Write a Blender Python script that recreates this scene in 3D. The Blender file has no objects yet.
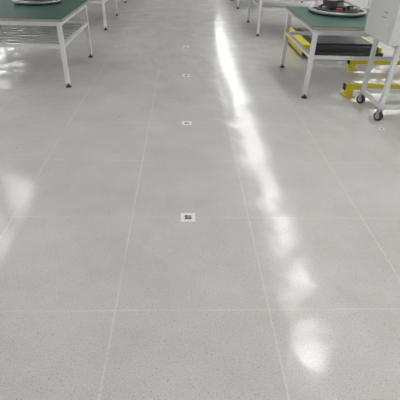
import bpy, math, random
from mathutils import Vector, Matrix
random.seed(7)
S=bpy.context.scene
COL=S.collection
try:
    S.view_settings.view_transform='Standard'
except Exception: pass

# ---------------- materials ----------------
def mat(name,col,rough=.5,metal=0,noise=0.03,nscale=40,spec=.5):
    m=bpy.data.materials.new(name);m.use_nodes=True
    nt=m.node_tree;b=nt.nodes['Principled BSDF']
    b.inputs['Roughness'].default_value=rough;b.inputs['Metallic'].default_value=metal
    b.inputs['Specular IOR Level'].default_value=spec
    tc=nt.nodes.new('ShaderNodeTexCoord');n=nt.nodes.new('ShaderNodeTexNoise');n.inputs['Scale'].default_value=nscale
    r=nt.nodes.new('ShaderNodeValToRGB')
    r.color_ramp.elements[0].color=tuple(max(0,c*(1-noise*3)) for c in col)+(1,)
    r.color_ramp.elements[1].color=tuple(min(1,c*(1+noise*3)) for c in col)+(1,)
    nt.links.new(tc.outputs['Object'],n.inputs['Vector']);nt.links.new(n.outputs['Fac'],r.inputs['Fac'])
    nt.links.new(r.outputs['Color'],b.inputs['Base Color'])
    return m
M_white=mat('powder_coat_white',(.68,.69,.69),.4)
M_green=mat('green_esd_mat',(.009,.078,.06),.5)
M_board=mat('board_edge',(.35,.33,.28),.6)
M_black=mat('black_rubber',(.015,.015,.017),.5)
M_dark=mat('dark_plastic',(.03,.032,.037),.4)
M_steel=mat('machined_steel',(.33,.34,.36),.35,.9)
M_grey=mat('grey_shelf',(.42,.43,.43),.45)
M_yel=mat('safety_yellow',(.70,.58,.03),.4)
M_red=mat('red_plastic',(.5,.03,.02),.4)
M_wall=mat('wall_paint',(.81,.82,.82),.7,0,.01,3)
M_ceil=mat('ceiling_panel',(.81,.81,.81),.8,0,.01,3)
M_tag=mat('white_sticker',(.84,.84,.85),.4)
M_ink=mat('black_ink',(.05,.05,.05),.5)
def emis(name,s):
    m=bpy.data.materials.new(name);m.use_nodes=True;nt=m.node_tree
    b=nt.nodes['Principled BSDF'];b.inputs['Base Color'].default_value=(.9,.9,.9,1)
    b.inputs['Emission Color'].default_value=(1,.987,.965,1);b.inputs['Emission Strength'].default_value=s
    return m
M_led=emis('led_diffuser',34.5)

def floor_mat():
    m=bpy.data.materials.new('speckled_vinyl_floor');m.use_nodes=True
    nt=m.node_tree;N=nt.nodes;L=nt.links;b=N['Principled BSDF']
    geo=N.new('ShaderNodeNewGeometry');sep=N.new('ShaderNodeSeparateXYZ');L.new(geo.outputs['Position'],sep.inputs[0])
    def mth(op,a,bv=None,c=None):
        n=N.new('ShaderNodeMath');n.operation=op
        for i,v in enumerate((a,bv,c)):
            if v is None: continue
            if isinstance(v,(int,float)): n.inputs[i].default_value=v
            else: L.new(v,n.inputs[i])
        return n.outputs[0]
    def seam(ax,off,per,half):
        a=mth('ADD',sep.outputs[ax],off+1000*per)
        f=mth('MODULO',a,per)
        d=mth('MINIMUM',f,mth('SUBTRACT',per,f))
        mr=N.new('ShaderNodeMapRange');mr.inputs['From Min'].default_value=half*.4;mr.inputs['From Max'].default_value=half*1.6
        mr.inputs['To Min'].default_value=1;mr.inputs['To Max'].default_value=0
        L.new(d,mr.inputs['Value']);return mr.outputs[0]
    sx=seam(0,.349,.807,.0045);sy=seam(1,-2.237,.8185,.005)
    def noise(sc,det=2,rough=.5):
        n=N.new('ShaderNodeTexNoise');n.inputs['Scale'].default_value=sc;n.inputs['Detail'].default_value=det;n.inputs['Roughness'].default_value=rough
        L.new(geo.outputs['Position'],n.inputs['Vector']);return n.outputs['Fac']
    sm=mth('MAXIMUM',mth('MULTIPLY',sx,.58),mth('MULTIPLY',sy,.42))
    sm=mth('MULTIPLY',sm,mth('ADD',mth('MULTIPLY',noise(4,2),1.6),-.2))
    def ramp(src,stops):
        r=N.new('ShaderNodeValToRGB');e=r.color_ramp.elements
        e[0].position,e[0].color=stops[0][0],stops[0][1]+(1,)
        e[1].position,e[1].color=stops[-1][0],stops[-1][1]+(1,)
        L.new(src,r.inputs[0]);return r.outputs[0]
    def mix(fac,a,c,mode='MIX'):
        n=N.new('ShaderNodeMix');n.data_type='RGBA';n.blend_type=mode
        for s,v in ((n.inputs[0],fac),(n.inputs[6],a),(n.inputs[7],c)):
            if isinstance(v,(int,float)): s.default_value=v
            elif isinstance(v,tuple): s.default_value=v
            else: L.new(v,s)
        return n.outputs[2]
    base=ramp(noise(1.8,5,.65),[(.3,(.605,.597,.58)),(.7,(.705,.697,.68))])
    fine=ramp(noise(150,4,.8),[(.40,(.68,.68,.68)),(.56,(1,1,1))])
    c=mix(.7,base,fine,'MULTIPLY')
    sp=ramp(noise(90,2,.6),[(.29,(.45,.45,.46)),(.37,(1,1,1))])
    c=mix(.75,c,sp,'MULTIPLY')
    c=mix(mth('MULTIPLY',sm,1.0),c,(.86,.81,.73,1))
    vor=N.new('ShaderNodeTexVoronoi');vor.inputs['Scale'].default_value=2.3;L.new(geo.outputs['Position'],vor.inputs['Vector'])
    dirt=mth('LESS_THAN',vor.outputs['Distance'],.017)
    c=mix(mth('MULTIPLY',dirt,.75),c,(.08,.07,.06,1))
    L.new(c,b.inputs['Base Color'])
    rg=mth('ADD',mth('MULTIPLY',noise(6,4),.13),.098)
    L.new(rg,b.inputs['Roughness'])
    b.inputs['Specular IOR Level'].default_value=.6
    h=mth('ADD',mth('MULTIPLY',noise(3.0,0),1.0),mth('MULTIPLY',noise(8,1),.36))
    bp=N.new('ShaderNodeBump');bp.inputs['Strength'].default_value=1;bp.inputs['Distance'].default_value=.008
    L.new(h,bp.inputs['Height'])
    bp2=N.new('ShaderNodeBump');bp2.inputs['Strength'].default_value=.45;bp2.inputs['Distance'].default_value=.0007
    L.new(noise(120,2),bp2.inputs['Height']);L.new(bp.outputs[0],bp2.inputs['Normal'])
    L.new(bp2.outputs[0],b.inputs['Normal'])
    return m
M_floor=floor_mat()

# ---------------- mesh helpers ----------------
import bmesh
def link(name,bm,mats,parent=None,bevel=0,smooth=False):
    me=bpy.data.meshes.new(name);bm.to_mesh(me);bm.free()
    for m in mats: me.materials.append(m)
    o=bpy.data.objects.new(name,me);COL.objects.link(o)
    if parent: o.parent=parent
    if bevel:
        md=o.modifiers.new('bevel','BEVEL');md.width=bevel;md.segments=2;md.limit_method='ANGLE'
    if smooth:
        for p in me.polygons: p.use_smooth=len(p.vertices)==4
    return o
def bx(bm,x0,x1,y0,y1,z0,z1,mi=0,rot=None):
    r=bmesh.ops.create_cube(bm,size=1)
    c=Vector(((x0+x1)/2,(y0+y1)/2,(z0+z1)/2))
    for v in r['verts']:
        p=Vector((v.co.x*(x1-x0),v.co.y*(y1-y0),v.co.z*(z1-z0)))
        if rot: p=rot@p
        v.co=p+c
    for f in {f for v in r['verts'] for f in v.link_faces}: f.material_index=mi
def cyl(bm,c,r,h,axis='Z',mi=0,seg=24,r2=None):
    g=bmesh.ops.create_cone(bm,cap_ends=True,segments=seg,radius1=r,radius2=r if r2 is None else r2,depth=h)
    R={'Z':Matrix(),'X':Matrix.Rotation(math.pi/2,4,'Y'),'Y':Matrix.Rotation(math.pi/2,4,'X')}[axis]
    for v in g['verts']: v.co=R@v.co+Vector(c)
    for f in {f for v in g['verts'] for f in v.link_faces}: f.material_index=mi
def tor(bm,c,R,r,mi=0,n=40,m=10):
    vs=[[bm.verts.new((c[0]+(R+r*math.cos(b))*math.cos(a),c[1]+(R+r*math.cos(b))*math.sin(a),c[2]+r*math.sin(b)))
        for b in [2*math.pi*j/m for j in range(m)]] for a in [2*math.pi*i/n for i in range(n)]]
    for i in range(n):
        for j in range(m):
            f=bm.faces.new((vs[i][j],vs[(i+1)%n][j],vs[(i+1)%n][(j+1)%m],vs[i][(j+1)%m]));f.material_index=mi;f.smooth=True
def empty(name,loc=(0,0,0)):
    e=bpy.data.objects.new(name,None);e.location=loc;e.empty_display_size=.1;COL.objects.link(e);return e

# ---------------- room ----------------
X0,X1,Y0,Y1,HC=-10.,11.,-5.,27.,3.3
bm=bmesh.new();bx(bm,X0,X1,Y0,Y1,-.1,0);link('floor',bm,[M_floor])
bm=bmesh.new();bx(bm,X0,X1,Y0,Y1,HC,HC+.1);link('ceiling',bm,[M_ceil])
for n,a in (('wall_left',(X0-.1,X0,Y0,Y1)),('wall_right',(X1,X1+.1,Y0,Y1)),('wall_back',(X0,X1,Y1,Y1+.1)),('wall_front',(X0,X1,Y0-.1,Y0))):
    bm=bmesh.new();bx(bm,*a,0,HC);link(n,bm,[M_wall])

# ---------------- ceiling lights ----------------
def lamp(x,y,l=.52,w=.155):
    e=empty('linear_ceiling_light',(x,y,HC))
    bm=bmesh.new();bx(bm,-w/2-.03,w/2+.03,-l/2-.02,l/2+.02,-.05,0)
    link('housing',bm,[M_white],e,.005)
    bm=bmesh.new();bx(bm,-w/2,w/2,-l/2,l/2,-.075,-.045)
    link('diffuser',bm,[M_led],e,.01)
y=3.5-1.3*6
while y<25:
    lamp(1.92,y)
    if y<8.2: lamp(-3.55,y,.42,.11)
    lamp(7.2,y,1.15);lamp(-8.5,y,1.15)  # unseen outer rows, added as fill to brighten the floor
    y+=1.3

# ---------------- work tables ----------------
def table(x,y,w,d,h=.79,shelf=True,name='work_table'):
    """x,y = min corner of the leg frame"""
    e=empty(name,(x,y,0));t=.05
    bm=bmesh.new()
    for px in (0,w-t):
        for py in (0,d-t):
            bx(bm,px,px+t,py,py+t,.05,h-.035)
    zt=h-.035
    for py in (0,d-t): bx(bm,t,w-t,py+.004,py+t-.004,zt-.05,zt)
    for px in (0,w-t): bx(bm,px+.004,px+t-.004,t,d-t,zt-.05,zt)
    zs=.5
    for py in (0,d-t): bx(bm,t,w-t,py+.006,py+t-.006,zs-.04,zs)
    for px in (0,w-t): bx(bm,px+.006,px+t-.006,t,d-t,zs-.04,zs)
    if w>1.9: bx(bm,w/2-t/2,w/2+t/2,t,d-t,zt-.05,zt-.002)
    link('frame',bm,[M_white],e,.004)
    if shelf:
        bm=bmesh.new();k=.08
        while k<d-.12:
            bx(bm,t,w-t,k,k+.045,zs-.004,zs+.012);k+=.14
        link('shelf_slats',bm,[M_grey],e)
    bm=bmesh.new();bx(bm,-.03,w+.03,-.03,d+.03,zt,h-.006,1);bx(bm,-.028,w+.028,-.028,d+.028,h-.006,h,0)
    link('top',bm,[M_green,M_board],e,.003)
    bm=bmesh.new()
    for px in (t/2,w-t/2):
        for py in (t/2,d-t/2):
            cyl(bm,(px,py,.006),.035,.012);cyl(bm,(px,py,.018),.03,.012,r2=.014);cyl(bm,(px,py,.037),.008,.03)
    link('levelling_feet',bm,[M_black],e)
    return e
def assembly(x,y,z,r=.28,red=False):
    e=empty('circular_machine_assembly',(x,y,z+.001))
    bm=bmesh.new()
    cyl(bm,(0,0,.0125),r*.93,.025,mi=0,seg=48)
    tor(bm,(0,0,.03),r*.95,.022,1)
    tor(bm,(0,0,.045),r*.72,.014,0)
    cyl(bm,(0,0,.05),r*.3,.07,mi=0,seg=32);cyl(bm,(0,0,.1),r*.18,.05,mi=1,seg=24)
    for i in range(6):
        a=i*math.pi/3+.3
        cyl(bm,(r*.55*math.cos(a),r*.55*math.sin(a),.05),.038,.06,mi=(2 if red and i==4 else i%2),seg=16)
        R=Matrix.Rotation(a,3,'Z')
        c=R@Vector((r*.55,0,0))
        bx(bm,c.x-r*.36,c.x+r*.36,c.y-.012,c.y+.012,.024,.036,1,R)
    bx(bm,-r*.5,r*.1,-r*.2,r*.2,.07,.15,0,Matrix.Rotation(.5,3,'Z'))
    link('rotor',bm,[M_dark,M_steel,M_red],e)
table(-3.45,4.93,2.05,1.46);assembly(-1.98,6.05,.79,.31);assembly(-2.85,5.9,.79,.31)
table(-3.55,8.36,2.05,1.66);assembly(-2.0,9.2,.79,.33)
table(-3.6,11.9,2.05,1.6)
table(-3.6,15.4,2.05,1.6)
table(1.445,4.68,2.1,1.37,.82,shelf=False);assembly(1.98,5.6,.82,.36,True);assembly(2.9,5.5,.82,.3)
table(1.40,8.13,2.1,1.46,.82,shelf=False);assembly(1.95,8.8,.82,.3)
table(1.38,11.4,2.1,1.5,.82);table(1.38,14.8,2.1,1.5,.82)

# ---------------- white equipment cart ----------------
def caster(e,x,y,ang):
    bm=bmesh.new();r=.05
    cyl(bm,(0,0,r),r,.03,'X',0,28);cyl(bm,(0,0,r),r*.55,.034,'X',1,20);cyl(bm,(0,0,r),.009,.056,'X',1,12)
    for s in (-1,1): bx(bm,s*.024-.002,s*.024+.002,-.018,.022,r-.012,.112,1)
    bx(bm,-.027,.027,-.02,.03,.108,.114,1);cyl(bm,(0,.01,.12),.018,.016,mi=1);bx(bm,-.035,.035,-.03,.045,.126,.131,1)
    o=link('caster',bm,[M_black,M_steel],e);o.location=(x,y,0);o.rotation_euler=(0,0,ang)
e=empty('equipment_cart',(2.08,4.0,0));t=.045;w,d=.75,.56
bm=bmesh.new()
for px in (0,w-t):
    for py in (0,d-t): bx(bm,px,px+t,py,py+t,.13,.8)
for z in (.13,.74):
    for py in (0,d-t): bx(bm,t,w-t,py+.002,py+t-.002,z,z+t)
    for px in (0,w-t): bx(bm,px+.002,px+t-.002,t,d-t,z,z+t)
link('frame',bm,[M_white],e,.004)
bm=bmesh.new();bx(bm,-.11,w+.03,-.03,d+.05,.78,1.35);link('cabinet',bm,[M_white],e,.012)
bm=bmesh.new();bx(bm,-.114,-.109,.04,d-.04,.86,1.28);
for i in range(2): bx(bm,-.118,-.113,.14,.24,1.0+i*.04,1.008+i*.04,1)
link('side_panel',bm,[M_white,M_steel],e,.001)
for px in (.02,w-.02):
    for py in (.02,d-.02): caster(e,px,py,.5+px)

# ---------------- yellow barrier ----------------
def barrier(x,y,l,h=.11,q=.035):
    e=empty('yellow_floor_barrier',(x,y,0))
    bm=bmesh.new();bx(bm,0,l,-q,q,h-q,h+q)
    for px in (0.02,l-.1):
        bx(bm,px,px+.08,-.05,.05,0,h-.02)
        bx(bm,px-.03,px+.11,-.08,.08,0,.012)
    link('rail',bm,[M_yel],e,.006)
    bm=bmesh.new();bx(bm,-.012,0,-q,q,h-q,h+q);link('end_cap',bm,[M_black],e)
barrier(1.99,4.82,1.35)
barrier(2.45,6.0,1.1,.12,.042)
# ---------------- AGV ----------------
e=empty('automated_guided_vehicle',(1.88,6.5,0));w,d=1.3,1.5
bm=bmesh.new();bx(bm,.15,w-.08,.02,d-.08,.05,.2);bx(bm,.22,w-.16,.1,d-.2,.2,.23)
link('deck',bm,[M_dark],e,.01)
bm=bmesh.new();bx(bm,.0,w,-.02,.05,.04,.12,1);bx(bm,0,w,d-.07,d,.04,.18);bx(bm,0,.14,0.05,d-.07,.04,.21);bx(bm,w-.07,w,.07,d-.07,.04,.18)
link('bumper',bm,[M_yel,M_dark],e,.012)
bm=bmesh.new()
for px in (.25,w-.2):
    for py in (.25,d-.25): cyl(bm,(px,py,.05),.05,.05,'X')
link('wheels',bm,[M_black],e)

# ---------------- floor QR tags ----------------
def tag(x,y,s=.1):
    bm=bmesh.new();bx(bm,x-s/2,x+s/2,y-s/2,y+s/2,0,.0012,0)
    n=11;q=s*.46;c=q/n
    fin={(i,j) for a,b in ((0,0),(0,n-4),(n-4,0)) for i in range(a,a+4) for j in range(b,b+4)}
    for i in range(n):
        for j in range(n):
            if (i,j) in fin or random.random()<.6:
                bx(bm,x-q/2+i*c,x-q/2+(i+1)*c,y-q/2+j*c,y-q/2+(j+1)*c,.0010,.0016,1)
    link('qr_floor_marker',bm,[M_tag,M_ink])
for k in range(-1,4): tag(.036,2.237+k*1.6373)
tag(2.06,3.8,.055)

# ---------------- camera ----------------
cd=bpy.data.cameras.new('camera');cd.sensor_width=36;cd.lens=36*400/400
cam=bpy.data.objects.new('camera',cd);COL.objects.link(cam)
yaw,pit,rol=.0513,.5914,.0341
F=Vector((math.sin(yaw)*math.cos(pit),math.cos(yaw)*math.cos(pit),-math.sin(pit)))
R0=Vector((math.cos(yaw),-math.sin(yaw),0));U0=R0.cross(F)
R=R0*math.cos(rol)+U0*math.sin(rol);U=-R0*math.sin(rol)+U0*math.cos(rol)
m=Matrix((R,U,-F)).transposed().to_4x4();m.translation=(0,0,1.65)
cam.matrix_world=m
S.camera=cam
w=bpy.data.worlds.new('world');S.world=w;w.use_nodes=True
w.node_tree.nodes['Background'].inputs[0].default_value=(.8,.85,.9,1);w.node_tree.nodes['Background'].inputs[1].default_value=.3
